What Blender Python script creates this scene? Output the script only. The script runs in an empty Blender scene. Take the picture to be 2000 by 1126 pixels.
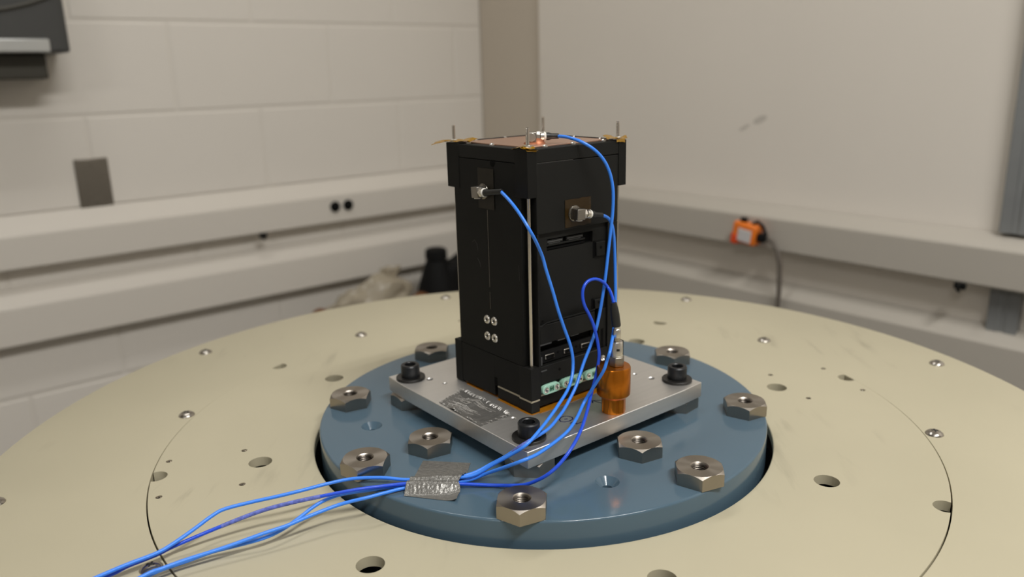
import bpy, bmesh, math, random
from mathutils import Matrix, Vector, noise

# ------------------------------------------------------------------ camera, light, exposure
scene = bpy.context.scene
random.seed(7)
MM = 0.001
CAM = Vector((0.0, -0.64080, 0.27792))
R_ = Vector((0.99930216, 0.02854472, -0.02409134))
U_ = Vector((0.01575048, 0.26281129, 0.96471869))
F_ = Vector((-0.03386911, 0.96442492, -0.2621783))
cam_data = bpy.data.cameras.new('camera')
cam = bpy.data.objects.new('camera', cam_data)
scene.collection.objects.link(cam)
WL = math.radians(41.3)                       # direction of the block wall in the survey frame below
TURN = Matrix.Rotation(-WL, 4, 'Z')           # survey frame -> scene frame, in which the walls run along x and y
rot = Matrix((R_, U_, -F_)).transposed()
cam.matrix_world = TURN @ Matrix.Translation(CAM) @ rot.to_4x4()
cam_data.sensor_width = 36.0
cam_data.lens = 28.074
cam_data.clip_start = 0.02
cam_data.clip_end = 50
cam_data.dof.use_dof = True
cam_data.dof.focus_distance = 0.555
cam_data.dof.aperture_fstop = 5.0
cam_data.dof.aperture_blades = 7
scene.camera = cam

world = bpy.data.worlds.new('world')
scene.world = world
world.use_nodes = True
world.node_tree.nodes['Background'].inputs[0].default_value = (1.0, 0.93, 0.84, 1)
world.node_tree.nodes['Background'].inputs[1].default_value = 0.02

scene.view_settings.view_transform = 'Standard'
scene.view_settings.look = 'None'
scene.view_settings.gamma = 1.0
scene.view_settings.use_curve_mapping = False
scene.view_settings.exposure = -0.33

CEIL = 1.85
FLOOR = -0.85

def fluorescent(x, y, rz, power):
    """one ceiling fixture: a pair of 1.2 m tubes"""
    for k in (-1, 1):
        ld = bpy.data.lights.new('fluorescent_tube', 'AREA')
        ld.shape = 'RECTANGLE'; ld.size = 0.05; ld.size_y = 1.2
        ld.energy = power; ld.color = (1.0, 0.985, 0.95)
        lo = bpy.data.objects.new('fluorescent_tube', ld)
        scene.collection.objects.link(lo)
        lo.matrix_world = TURN @ Matrix.Translation((x + k*0.055*math.cos(rz), y + k*0.055*math.sin(rz), CEIL - 0.06)) @ Matrix.Rotation(rz, 4, 'Z')
LR = WL - math.pi/2
LAMPS = [(0.74, -0.95, LR, 28.0), (-0.89, -2.74, LR, 12.5), (-0.45, 0.45, LR, 5.0)]
for L in LAMPS: fluorescent(*L)

# ------------------------------------------------------------------ materials
def mat(name, base, rough=0.5, metal=0.0, spec=0.5, noise_amt=0.0, noise_scale=60.0, bump=0.0, bump_scale=200.0,
        coat=0.0, trans=0.0, aniso=0.0, radial=False, alpha=1.0, stretch=None, emit=None):
    m = bpy.data.materials.new(name); m.use_nodes = True
    nt = m.node_tree; b = nt.nodes['Principled BSDF']
    b.inputs['Base Color'].default_value = (*base, 1)
    b.inputs['Roughness'].default_value = rough
    b.inputs['Metallic'].default_value = metal
    b.inputs['Specular IOR Level'].default_value = spec
    b.inputs['Coat Weight'].default_value = coat
    b.inputs['Coat Roughness'].default_value = 0.08
    b.inputs['Transmission Weight'].default_value = trans
    b.inputs['Alpha'].default_value = alpha
    if aniso:
        b.inputs['Anisotropic'].default_value = aniso
        if radial:
            t = nt.nodes.new('ShaderNodeTangent'); t.direction_type = 'RADIAL'; t.axis = 'Z'
            nt.links.new(t.outputs[0], b.inputs['Tangent'])
    tc = None
    if noise_amt or bump:
        tc = nt.nodes.new('ShaderNodeTexCoord')
        src = tc.outputs['Object']
        if stretch:
            mp = nt.nodes.new('ShaderNodeMapping'); mp.inputs['Scale'].default_value = stretch
            nt.links.new(src, mp.inputs[0]); src = mp.outputs[0]
    if noise_amt:
        n = nt.nodes.new('ShaderNodeTexNoise'); n.inputs['Scale'].default_value = noise_scale
        n.inputs['Detail'].default_value = 5
        nt.links.new(src, n.inputs['Vector'])
        mx = nt.nodes.new('ShaderNodeMix'); mx.data_type = 'RGBA'
        mx.inputs[6].default_value = (*[c * (1 - noise_amt) for c in base], 1)
        mx.inputs[7].default_value = (*[min(1, c * (1 + noise_amt)) for c in base], 1)
        nt.links.new(n.outputs['Fac'], mx.inputs[0])
        nt.links.new(mx.outputs[2], b.inputs['Base Color'])
    if bump:
        n2 = nt.nodes.new('ShaderNodeTexNoise'); n2.inputs['Scale'].default_value = bump_scale
        n2.inputs['Detail'].default_value = 4
        nt.links.new(src, n2.inputs['Vector'])
        bp = nt.nodes.new('ShaderNodeBump'); bp.inputs['Strength'].default_value = bump
        bp.inputs['Distance'].default_value = 0.001
        nt.links.new(n2.outputs['Fac'], bp.inputs['Height'])
        nt.links.new(bp.outputs[0], b.inputs['Normal'])
    if emit:
        b.inputs['Emission Color'].default_value = (*emit[0], 1); b.inputs['Emission Strength'].default_value = emit[1]
    return m

def cream_mat():
    m = mat('cream_paint', (0.50, 0.455, 0.325), rough=0.5, spec=0.35)
    nt = m.node_tree; b = nt.nodes['Principled BSDF']
    tc = nt.nodes.new('ShaderNodeTexCoord')
    def nz(scale, detail, lo, hi, stretch=None, rz=0.0):
        mp = nt.nodes.new('ShaderNodeMapping'); mp.inputs['Rotation'].default_value = (0, 0, rz)
        mp.inputs['Scale'].default_value = stretch or (1, 1, 1)
        nt.links.new(tc.outputs['Object'], mp.inputs[0])
        n = nt.nodes.new('ShaderNodeTexNoise'); n.inputs['Scale'].default_value = scale; n.inputs['Detail'].default_value = detail
        nt.links.new(mp.outputs[0], n.inputs['Vector'])
        r = nt.nodes.new('ShaderNodeMapRange'); r.inputs[1].default_value = lo; r.inputs[2].default_value = hi
        nt.links.new(n.outputs['Fac'], r.inputs[0]); return r.outputs[0]
    def mul(a, c):
        q = nt.nodes.new('ShaderNodeMath'); q.operation = 'MULTIPLY'
        nt.links.new(a, q.inputs[0])
        if isinstance(c, float): q.inputs[1].default_value = c
        else: nt.links.new(c, q.inputs[1])
        return q.outputs[0]
    broad = nz(5, 3, 0.35, 0.7)
    mx = nt.nodes.new('ShaderNodeMix'); mx.data_type = 'RGBA'
    mx.inputs[6].default_value = (0.452, 0.412, 0.296, 1); mx.inputs[7].default_value = (0.488, 0.444, 0.32, 1)
    nt.links.new(broad, mx.inputs[0])
    patch = nz(7, 2, 0.56, 0.70)                                    # patches in which grime sits
    streak = nz(60, 6, 0.55, 0.75, (1.0, 0.18, 1.0), 0.9)           # rubbed streaks
    dirt = mul(mul(patch, streak), 0.75)
    mx2 = nt.nodes.new('ShaderNodeMix'); mx2.data_type = 'RGBA'
    mx2.inputs[7].default_value = (0.22, 0.19, 0.14, 1)
    nt.links.new(dirt, mx2.inputs[0]); nt.links.new(mx.outputs[2], mx2.inputs[6])
    nt.links.new(mx2.outputs[2], b.inputs['Base Color'])
    return m

M = {
 'cream': cream_mat(),
 'well': mat('dark_well', (0.045, 0.042, 0.036), 0.6),
 'blue': mat('blue_grey_enamel', (0.078, 0.128, 0.172), 0.14, spec=0.42, noise_amt=0.04, noise_scale=14, coat=0.0),
 'steel': mat('turned_steel', (0.36, 0.325, 0.285), 0.33, 1.0, aniso=0.75, radial=True, noise_amt=0.10, noise_scale=60),
 'bore': mat('dark_thread', (0.13, 0.115, 0.10), 0.38, 1.0),
 'thread': mat('threaded_steel', (0.42, 0.38, 0.33), 0.22, 1.0),
 'screw': mat('stainless_screw', (0.44, 0.41, 0.37), 0.24, 1.0),
 'slot': mat('dark_recess', (0.012, 0.012, 0.012), 0.6),
 'alu': mat('milled_aluminium', (0.74, 0.725, 0.705), 0.47, 1.0, noise_amt=0.06, noise_scale=25, bump=0.05, bump_scale=90, stretch=(1, 14, 14)),
 'blackox': mat('black_oxide', (0.018, 0.019, 0.021), 0.38, 0.3),
 'washer': mat('black_washer', (0.02, 0.019, 0.018), 0.42, 0.3),
 'black': mat('black_plastic', (0.0048, 0.0048, 0.0042), 0.62, spec=0.22, bump=0.06, bump_scale=900),
 'black2': mat('black_panel', (0.0072, 0.0072, 0.0064), 0.6, spec=0.24),
 'deep': mat('black_opening', (0.003, 0.003, 0.003), 0.8, spec=0.1),
 'rod': mat('stainless_rod', (0.64, 0.60, 0.55), 0.25, 1.0),
 'copper': mat('copper_foil', (0.72, 0.47, 0.36), 0.36, 1.0, noise_amt=0.08, noise_scale=40),
 'copper2': mat('copper_mesh', (0.42, 0.16, 0.08), 0.5, 0.6, noise_amt=0.4, noise_scale=500),
 'silver': mat('silver_metal', (0.70, 0.67, 0.62), 0.30, 1.0),
 'pad': mat('glue_metal', (0.20, 0.185, 0.16), 0.22, 0.9, noise_amt=0.5, noise_scale=300, bump=0.5, bump_scale=400),
 'line': mat('scored_line', (0.045, 0.043, 0.04), 0.5),
 'grey': mat('grey_metal', (0.30, 0.28, 0.25), 0.40, 1.0, noise_amt=0.1, noise_scale=300),
 'white': mat('white_ring', (0.80, 0.78, 0.72), 0.35),
 'mint': mat('mint_plastic', (0.36, 0.62, 0.49), 0.45),
 'green': mat('dark_green_print', (0.02, 0.10, 0.055), 0.5),
 'pcb': mat('board_edge', (0.33, 0.29, 0.21), 0.6, noise_amt=0.25, noise_scale=500),
 'kapton': mat('amber_film', (0.33, 0.17, 0.004), 0.2, spec=0.6, trans=0.2),
 'kaptond': mat('amber_film_on_black', (0.030, 0.016, 0.003), 0.34, spec=0.35, noise_amt=0.5, noise_scale=120),
 'kaptonb': mat('dark_amber_film', (0.012, 0.009, 0.004), 0.42, spec=0.25, noise_amt=0.4, noise_scale=120),
 'kapplate': mat('amber_film_on_plate', (0.33, 0.125, 0.006), 0.28, spec=0.5, noise_amt=0.25, noise_scale=100),
 'iso': mat('amber_wrap', (0.50, 0.155, 0.010), 0.26, metal=0.85, spec=0.6, noise_amt=0.12, noise_scale=80, bump=0.05, bump_scale=300),
 'cable': mat('blue_jacket', (0.045, 0.25, 0.95), 0.30, spec=0.5),
 'cabled': mat('deep_blue_jacket', (0.016, 0.085, 0.70), 0.26, spec=0.5),
 'sleeve': mat('clear_sleeve', (0.12, 0.16, 0.52), 0.25, noise_amt=0.85, noise_scale=420),
 'rubber': mat('black_rubber', (0.014, 0.014, 0.013), 0.45),
 'duct': mat('grey_cloth_tape', (0.20, 0.195, 0.182), 0.30, metal=0.45, noise_amt=0.28, noise_scale=380, bump=0.6, bump_scale=380),
 'duct2': mat('grey_thread_tape', (0.165, 0.16, 0.15), 0.42, metal=0.5, noise_amt=0.35, noise_scale=300, bump=0.6, bump_scale=350, stretch=(0.35, 1.6, 1)),
 'fibre': mat('frayed_fibre', (0.62, 0.60, 0.57), 0.4, 0.3),
 'ink': mat('blue_ink', (0.012, 0.010, 0.09), 0.5),
 'wall': mat('off_white_paint', (0.80, 0.755, 0.69), 0.55, spec=0.3, noise_amt=0.02, noise_scale=6, bump=0.12, bump_scale=160),
 'wallg': mat('off_white_board', (0.80, 0.75, 0.68), 0.42, spec=0.35, noise_amt=0.02, noise_scale=5),
 'mortar': mat('painted_mortar', (0.775, 0.73, 0.665), 0.6, spec=0.3),
 'tan': mat('tan_paint', (0.58, 0.515, 0.43), 0.5, spec=0.3),
 'raceway': mat('raceway_beige', (0.73, 0.685, 0.62), 0.42, spec=0.35),
 'ceil': mat('ceiling_white', (0.80, 0.79, 0.76), 0.7),
 'floor': mat('floor_grey', (0.14, 0.13, 0.118), 0.45, noise_amt=0.1, noise_scale=20),
 'side': mat('far_wall_paint', (0.60, 0.575, 0.53), 0.6),
 'dispenser': mat('charcoal_plastic', (0.055, 0.056, 0.056), 0.40),
 'dispd': mat('charcoal_plastic_dark', (0.05, 0.046, 0.034), 0.45),
 'bar': mat('satin_bar', (0.62, 0.63, 0.62), 0.28, 0.6),
 'brush': mat('brushed_plate', (0.27, 0.245, 0.21), 0.42, 1.0, noise_amt=0.12, noise_scale=60, stretch=(1, 1, 8)),
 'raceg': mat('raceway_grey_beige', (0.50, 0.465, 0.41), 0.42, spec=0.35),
 'strut': mat('galvanised', (0.27, 0.28, 0.285), 0.55, 0.35, noise_amt=0.12, noise_scale=25),
 'orange': mat('orange_plastic', (0.85, 0.20, 0.015), 0.35),
 'red': mat('red_orange_plastic', (0.75, 0.07, 0.008), 0.35),
 'label': mat('pale_label', (0.62, 0.60, 0.60), 0.3),
 'blackw': mat('matt_black', (0.005, 0.005, 0.005), 0.7, spec=0.2),
 'cordg': mat('dark_cord', (0.14, 0.12, 0.10), 0.5),
 'bag': mat('clear_bag', (0.48, 0.42, 0.32), 0.25, spec=0.5, noise_amt=0.3, noise_scale=18, trans=0.25),
 'card': mat('brown_card', (0.17, 0.065, 0.018), 0.7, noise_amt=0.4, noise_scale=40),
 'bench': mat('grey_bench', (0.20, 0.20, 0.19), 0.5),
 'scuff': mat('scuff', (0.60, 0.56, 0.505), 0.6),
}

# ------------------------------------------------------------------ mesh helpers (all numbers in millimetres)
I4 = Matrix.Identity(4)
def T(x, y, z): return Matrix.Translation((x, y, z))
def RZ(a): return Matrix.Rotation(a, 4, 'Z')
def RX(a): return Matrix.Rotation(a, 4, 'X')
def RY(a): return Matrix.Rotation(a, 4, 'Y')
def aim(p, d, up=(0, 0, 1)):
    """local z along d, origin at p"""
    z = Vector(d).normalized(); u = Vector(up)
    if abs(z.dot(u.normalized())) > 0.98: u = Vector((1, 0, 0))
    x = u.cross(z).normalized(); y = z.cross(x)
    m = Matrix((x, y, z)).transposed().to_4x4(); m.translation = Vector(p); return m

class MB:
    def __init__(s): s.v = []; s.f = []
    def add(s, vs, fs, m=I4):
        o = len(s.v); s.v += [tuple(m @ Vector(v)) for v in vs]; s.f += [tuple(i + o for i in f) for f in fs]; return s
    def box(s, x0, x1, y0, y1, z0, z1, m=I4):
        return s.add([(x0,y0,z0),(x1,y0,z0),(x1,y1,z0),(x0,y1,z0),(x0,y0,z1),(x1,y0,z1),(x1,y1,z1),(x0,y1,z1)],
                     [(3,2,1,0),(4,5,6,7),(0,1,5,4),(1,2,6,5),(2,3,7,6),(3,0,4,7)], m)
    def prism(s, poly, z0, z1, m=I4):
        n = len(poly)
        return s.add([(x,y,z0) for x,y in poly] + [(x,y,z1) for x,y in poly],
                     [tuple(range(n))[::-1], tuple(range(n, 2*n))] + [(i,(i+1)%n,n+(i+1)%n,n+i) for i in range(n)], m)
    def lathe(s, prof, n=32, m=I4, closed=False):
        vs = []; idx = []
        for r, z in prof:
            if r < 1e-9: idx.append([len(vs)] * n); vs.append((0, 0, z))
            else:
                idx.append(list(range(len(vs), len(vs) + n)))
                vs += [(r*math.cos(2*math.pi*k/n), r*math.sin(2*math.pi*k/n), z) for k in range(n)]
        fs = []
        pairs = list(zip(idx, idx[1:])) + ([(idx[-1], idx[0])] if closed else [])
        for A, B in pairs:
            for k in range(n):
                q = [A[k], A[(k+1)%n], B[(k+1)%n], B[k]]; u = []
                for t in q:
                    if t not in u: u.append(t)
                if len(u) > 2: fs.append(tuple(u))
        return s.add(vs, fs, m)
    def cyl(s, r, z0, z1, n=24, m=I4, r2=None):
        return s.lathe([(0,z0),(r,z0),(r if r2 is None else r2,z1),(0,z1)], n, m)
    def hexa(s, r, z0, z1, m=I4): return s.prism([(r*math.cos(math.pi/3*k), r*math.sin(math.pi/3*k)) for k in range(6)], z0, z1, m)
    def tube(s, pts, r, n=10, caps=True, m=I4):
        P = [Vector(p) for p in pts]; N = len(P); vs = []
        up = None
        for i in range(N):
            t = (P[min(i+1,N-1)] - P[max(i-1,0)]).normalized()
            if up is None:
                up = Vector((0,0,1)) if abs(t.z) < .9 else Vector((1,0,0))
            up = (up - t*up.dot(t)).normalized(); b = t.cross(up)
            rr = r[i] if isinstance(r, (list, tuple)) else r
            vs += [tuple(P[i] + (up*math.cos(2*math.pi*k/n) + b*math.sin(2*math.pi*k/n))*rr) for k in range(n)]
        fs = [(i*n+k, i*n+(k+1)%n, (i+1)*n+(k+1)%n, (i+1)*n+k) for i in range(N-1) for k in range(n)]
        if caps: fs += [tuple(range(n))[::-1], tuple(range((N-1)*n, N*n))]
        return s.add(vs, fs, m)
    def grid(s, fn, nu, nv, m=I4):
        return s.add([fn(i/nu, j/nv) for j in range(nv+1) for i in range(nu+1)],
                     [(j*(nu+1)+i, j*(nu+1)+i+1, (j+1)*(nu+1)+i+1, (j+1)*(nu+1)+i) for j in range(nv) for i in range(nu)], m)
    def slab(s, fn, nu, nv, th, m=I4):
        """a sheet of thickness th below fn"""
        top = [fn(i/nu, j/nv) for j in range(nv+1) for i in range(nu+1)]
        W = nu + 1; n = len(top)
        fs = []
        for j in range(nv):
            for i in range(nu):
                q = (j*W+i, j*W+i+1, (j+1)*W+i+1, (j+1)*W+i); fs += [q, tuple(n + t for t in q[::-1])]
        rim = [i for i in range(W)] + [j*W+nu for j in range(1, nv+1)] + [nv*W+i for i in range(nu-1, -1, -1)] + [j*W for j in range(nv-1, 0, -1)]
        for a, b in zip(rim, rim[1:] + rim[:1]): fs.append((a, n+a, n+b, b))
        return s.add(top + [(x, y, z - th) for x, y, z in top], fs, m)
    def mesh(s, name, off=(0,0,0), smooth=35):
        me = bpy.data.meshes.new(name)
        me.from_pydata([((x-off[0])*MM, (y-off[1])*MM, (z-off[2])*MM) for x,y,z in s.v], [], s.f)
        bm = bmesh.new(); bm.from_mesh(me)
        bmesh.ops.recalc_face_normals(bm, faces=bm.faces)
        bm.to_mesh(me); bm.free()
        if smooth:
            me.polygons.foreach_set('use_smooth', [True]*len(me.polygons)); me.set_sharp_from_angle(angle=math.radians(smooth))
        return me

def tag(o, label=None, cat=None, group=None, kind=None):
    if label: o['label'] = label
    if cat: o['category'] = cat
    if group: o['group'] = group
    if kind: o['kind'] = kind
    return o
def link(name, me, material, parent=None, bevel=0, seg=2):
    o = bpy.data.objects.new(name, me); scene.collection.objects.link(o)
    if material is not None and not me.materials: me.materials.append(material)
    if parent is not None: o.parent = parent
    if bevel:
        b = o.modifiers.new('edge', 'BEVEL'); b.width = bevel*MM; b.segments = seg; b.limit_method = 'ANGLE'; b.angle_limit = math.radians(40)
        b.harden_normals = False
    return o
def part(parent, name, mb, material, off=(0,0,0), bevel=0, smooth=35, label=None, seg=2):
    o = link(name, mb.mesh(name, off, smooth), M[material], parent, bevel, seg)
    if label: o['label'] = label
    return o
def thing(name, label, cat, loc=(0,0,0), rz=0.0, group=None):
    o = bpy.data.objects.new(name, None); scene.collection.objects.link(o)
    o.empty_display_size = 0.01
    o.location = Vector(loc)*MM; o.rotation_euler = (0,0,rz)
    return tag(o, label, cat, group)
def solo(name, mb, material, label, cat, loc=(0,0,0), rz=0.0, bevel=0, smooth=35, group=None):
    """a thing that is one mesh; numbers of mb are local to loc"""
    o = link(name, mb.mesh(name, (0,0,0), smooth), M[material], None, bevel)
    o.location = Vector(loc)*MM; o.rotation_euler = (0,0,rz)
    return tag(o, label, cat, group)
def cut(o, cutter_mb, smooth=30):
    """boolean difference, baked"""
    c = link('cutter', cutter_mb.mesh('cutter', smooth=0), None)
    c.matrix_world = o.matrix_world
    md = o.modifiers.new('cut', 'BOOLEAN'); md.operation = 'DIFFERENCE'; md.solver = 'EXACT'; md.object = c
    bpy.context.view_layer.update()
    dg = bpy.context.evaluated_depsgraph_get()
    me = bpy.data.meshes.new_from_object(o.evaluated_get(dg))
    o.modifiers.clear(); old = o.data; o.data = me; me.name = o.name
    me.polygons.foreach_set('use_smooth', [True]*len(me.polygons)); me.set_sharp_from_angle(angle=math.radians(smooth))
    bpy.data.objects.remove(c); bpy.data.meshes.remove(old)
def pol(r, deg): return (r*math.cos(math.radians(deg)), r*math.sin(math.radians(deg)))

# ------------------------------------------------------------------ the room
nL = Vector((math.sin(WL), -math.cos(WL), 0)); nR = Vector((-math.cos(WL), -math.sin(WL), 0))
C0 = Vector((0, -640.8, 0))
OL = C0 - nL*2002; OR = C0 - nR*1540           # frame origins of block wall and board wall; local y points into the wall
RL = WL; RR = WL - math.pi/2
def frame_empty(name, o, rz):
    e = bpy.data.objects.new(name, None); scene.collection.objects.link(e); e.location = o*MM; e.rotation_euler = (0,0,rz); e.empty_display_size = .01
    return e
Z0, Z1 = FLOOR*1000, CEIL*1000
FAR_L, FAR_R = -3600, 3200
# block wall
wl = frame_empty('wall_left', OL, RL); tag(wl, 'off-white painted concrete block wall on the left', kind='structure')
part(wl, 'mortar_bed', MB().box(FAR_L, 1540, 1.8, 103, Z0, Z1), 'mortar')
L_, H_ = 406.4, 203.2
shared = MB().box(-L_/2+2.5, L_/2-2.5, 0, 8, 3, H_-3).mesh('block', smooth=0)
shared.materials.append(M['wall'])
k = 0
zb = 408 - H_*7
row = 0
while zb < Z1 - 5:
    z0 = max(zb, Z0); z1 = min(zb + H_, Z1)
    x = 627 + (L_/2 if (row % 2 == 1) else 0)          # row between 205 and 408 has a joint at 627
    x -= L_*math.ceil((x - FAR_L)/L_)
    while x < 1540:
        a = max(x, FAR_L); b = min(x + L_, 1540)
        if b - a > 30 and z1 - z0 > 20:
            if b - a > L_-1 and z1 - z0 > H_-1:
                o = link('block', shared, None, wl); o.location = ((x + L_/2)*MM, 0, z0*MM)
            else:
                o = part(wl, 'block', MB().box(a+2.5, b-2.5, 0, 8, z0+3, z1-3), 'wall', smooth=0)
            bv = o.modifiers.new('edge', 'BEVEL'); bv.width = 0.0035; bv.segments = 2
        x += L_
    zb += H_; row += 1
# board wall: bare tan strip at the corner, then the proud white boarding
wr = frame_empty('wall_right', OR, RR); tag(wr, 'right wall with a tan strip at the corner and white boarding', kind='structure')
part(wr, 'wall_backing', MB().box(-2002, FAR_R, 0, 100, Z0, Z1), 'tan')
part(wr, 'wall_board', MB().box(-1722, FAR_R, -16, 0, Z0+1, Z1-1), 'wallg', bevel=4)
for sx, sz, w, h, a in [(-1046, 147, 15, 4, .5), (-1008, 165, 18, 7, .4)]:
    el = [(w*math.cos(t*math.pi/10), h*math.sin(t*math.pi/10)) for t in range(20)]
    pl = [(sx + x*math.cos(a) - z*math.sin(a), sz + x*math.sin(a) + z*math.cos(a)) for x, z in el]
    part(wr, 'scuff_mark', MB().prism([(x, z) for x, z in pl], 0, .3, T(0, -16.1, 0) @ RX(math.pi/2)), 'scuff', smooth=0, label='faint grey scuff on the white boarding')
# floor, ceiling and the two walls behind the camera
corner = OL + Vector((math.cos(WL), math.sin(WL), 0))*1540
uL = Vector((math.cos(WL), math.sin(WL), 0)); uR = Vector((math.sin(WL), -math.cos(WL), 0))
room = frame_empty('floor', corner, RL)      # local x runs along -uL for negatives
bpy.data.objects.remove(room)
def slab_room(name, z0, z1, m, label):
    o = link(name, MB().box(FAR_L-1540-100, 100, -FAR_R-2002-100, 100, z0, z1).mesh(name, smooth=0), M[m])
    o.location = corner*MM; o.rotation_euler = (0,0,RL); return tag(o, label, kind='structure')
slab_room('floor', Z0-100, Z0, 'floor', 'grey floor')
slab_room('ceiling', Z1, Z1+80, 'ceil', 'white ceiling')
def wall_box(name, x0, x1, y0, y1, label):
    o = link(name, MB().box(x0, x1, y0, y1, Z0, Z1).mesh(name, smooth=0), M['side'])
    o.location = corner*MM; o.rotation_euler = (0,0,RL); return tag(o, label, kind='structure')
wall_box('wall_side', FAR_L-1540-100, FAR_L-1540, -FAR_R-2002-100, 0, 'plain wall beyond the picture on the left')
wall_box('wall_near', FAR_L-1540, 0, -FAR_R-2002-100, -FAR_R-2002, 'plain wall behind the viewer')

# cable raceways: sloped top, flat face
def raceway(name, label, o, rz, x0, x1, ztop, zf, zb, dep, m='raceway'):
    t = thing(name, label, 'raceway', o + Vector((0,0,zb)), rz, 'raceways along the two walls')
    prof = [(-1.5, zb), (-dep, zb), (-dep, zf), (-1.5, ztop)]                     # (y, z)
    mx = Matrix(((0,0,1,0),(1,0,0,0),(0,1,0,0),(0,0,0,1)))                   # prism z -> local x
    part(t, 'channel', MB().prism(prof, x0, x1, mx), m, (0,0,zb), bevel=4)
    part(t, 'end_cap', MB().prism([(-dep-1.5, zb-1), (-dep-1.5, zf+1), (-1.5, ztop+1.5), (-1.5, zb-1)], 0, 12, T(x1-12 if x1 < 2000 else x0, 0, 0) @ mx), m, (0,0,zb), bevel=2)
    return t
raceway('cable_raceway', 'upper beige raceway on the block wall with two black sockets', OL, RL, -3500, 1464, 6, -34, -107, 42)
raceway('cable_raceway', 'lower beige raceway on the block wall, without sockets', OL, RL, -3500, 1464, -152, -188, -274, 42)
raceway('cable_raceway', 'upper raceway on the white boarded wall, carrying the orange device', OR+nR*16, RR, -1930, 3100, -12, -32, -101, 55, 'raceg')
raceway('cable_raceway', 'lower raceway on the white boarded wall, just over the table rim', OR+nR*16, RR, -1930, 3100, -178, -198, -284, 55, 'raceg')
def wpt(o, rz, s, dep, z): return o + Vector((math.cos(rz), math.sin(rz), 0))*s + Vector((math.sin(rz), -math.cos(rz), 0))*dep + Vector((0,0,z))
for s, lab in ((990, 'black round socket on the upper raceway, left of the pair'), (1029, 'black round socket on the upper raceway, right of the pair')):
    t = thing('round_socket', lab, 'socket', wpt(OL, RL, s+2, 42, -63), RL, 'pair of black sockets on the upper raceway')
    part(t, 'socket_rim', MB().lathe([(10,0),(14,0),(14.5,4),(12.5,6),(10.5,5)], 24, RX(math.pi/2), closed=True), 'blackw')
    part(t, 'socket_plug', MB().lathe([(0,0.1),(10.4,0.1),(10.4,4),(7,4.5),(6,9),(0,9.5)], 24, RX(math.pi/2)), 'blackw')
def clip(o, rz, s, dep, z, lab):
    t = thing('cable_clip', lab, 'clip', wpt(o, rz, s, dep, z), rz, 'black clips under the upper raceways')
    part(t, 'clip_body', MB().box(-10, 10, -7, 0, -9, 3), 'blackw', bevel=2)
    part(t, 'clip_hook', MB().tube([(0,-7,0),(0,-12,-3),(0,-12,-9),(0,-6,-12)], 3, 8), 'blackw')
clip(OL, RL, 782, 45, -108, 'small black clip under the upper raceway of the block wall')
clip(OR, RR, -546, 74, -101, 'small black clip under the upper raceway at right')

# blank steel wall plate
t = thing('wall_plate', 'blank brushed steel cover plate on the block wall above the raceway', 'wall plate', wpt(OL, RL, 421, 0, 55), RL)
part(t, 'plate', MB().box(-35, 35, -5, 0, -53, 57), 'brush', bevel=2.5)
for z in (-40, 44): part(t, 'plate_screw', MB().lathe([(0,6.6),(2.4,6.3),(3.4,5),(0,5)], 16, T(0,0,z) @ RX(math.pi/2)), 'screw')
# dispenser
t = thing('wall_dispenser', 'charcoal plastic dispenser with a silver bar, high on the block wall', 'dispenser', wpt(OL, RL, 230, 0, 330), RL)
part(t, 'body', MB().prism([(-160,0),(-160,-120),(-140,-150),(140,-150),(158,-142),(160,0)], 6, 330), 'dispenser', bevel=5)
part(t, 'tray_and_shadow', MB().prism([(-140,0),(-130,-105),(118,-105),(132,0)], -44, 6), 'dispd', bevel=4)  # dark lower part, extended down to stand in for the shadow beneath it too
part(t, 'silver_bar', MB().box(-140, 121, -154, -148, 6, 32), 'bar', bevel=3, label='silver bar along the bottom')
part(t, 'cover_seam', MB().tube([(-150 + i*290/24, -150.5, 92 - 14*math.sin(math.pi*i/24) + (i/24)**4*22) for i in range(25)], 4.5, 8), 'dispd', label='dark curved seam')
# strut channel on the right wall: one length above the raceway, a short one below
def strut(label, z0, z1):
    t = thing('strut_channel', label, 'strut', wpt(OR, RR, -487, 16, z0), RR, 'strut channel at far right')
    h = z1 - z0
    part(t, 'face', MB().prism([(-24,-1),(-24,-21),(-6,-21),(-5,-19.5),(5,-19.5),(6,-21),(24,-21),(24,-1),(21,-1),(21,-18),(-21,-18),(-21,-1)], 0, h), 'strut', bevel=.8)
    part(t, 'back_web', MB().box(-20.8, 20.8, -4, -1, 0, h), 'strut')
strut('long galvanised strut channel standing on the right upper raceway, at the picture edge', -10, 1500)
strut('short galvanised strut channel below the right upper raceway, at the picture edge', -203, -108)
# orange device on the raceway
t = thing('orange_device', 'orange plastic device with pale label on the right upper raceway', 'device', wpt(OR, RR, -978, 76, -90), RR)
tilt = RY(math.radians(8))
part(t, 'housing', MB().box(-29, 29, -30, 0, 2, 46, tilt), 'orange', bevel=5)
part(t, 'lower_corner', MB().box(-30, -12, -31, -1, -4, 20, tilt), 'red', bevel=4, label='red orange lower corner')
part(t, 'face_label', MB().box(-13, 20, -31, -29, 7, 34, tilt), 'label', bevel=2, label='pale grey label')
part(t, 'knob', MB().cyl(8, 44, 54, 16, tilt @ T(-13,-14,0)), 'blackw', bevel=1.5)
part(t, 'plug', MB().box(28, 46, -24, -8, 14, 32, tilt), 'blackw', bevel=3)
part(t, 'strap', MB().tube([(8,-14,44),(20,-14,54),(34,-14,48),(46,-14,30)], 3.5, 8, m=tilt), 'blackw')
cp = [wpt(OR, RR, s+12, d+18, z+5) for s, d, z in [(-942,66,-78),(-926,68,-84),(-913,70,-102),(-906,70,-130),(-905,68,-190),(-908,66,-260),(-908,66,-420),(-904,68,-640),(-900,72,-840)]]
base = cp[0]
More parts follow.
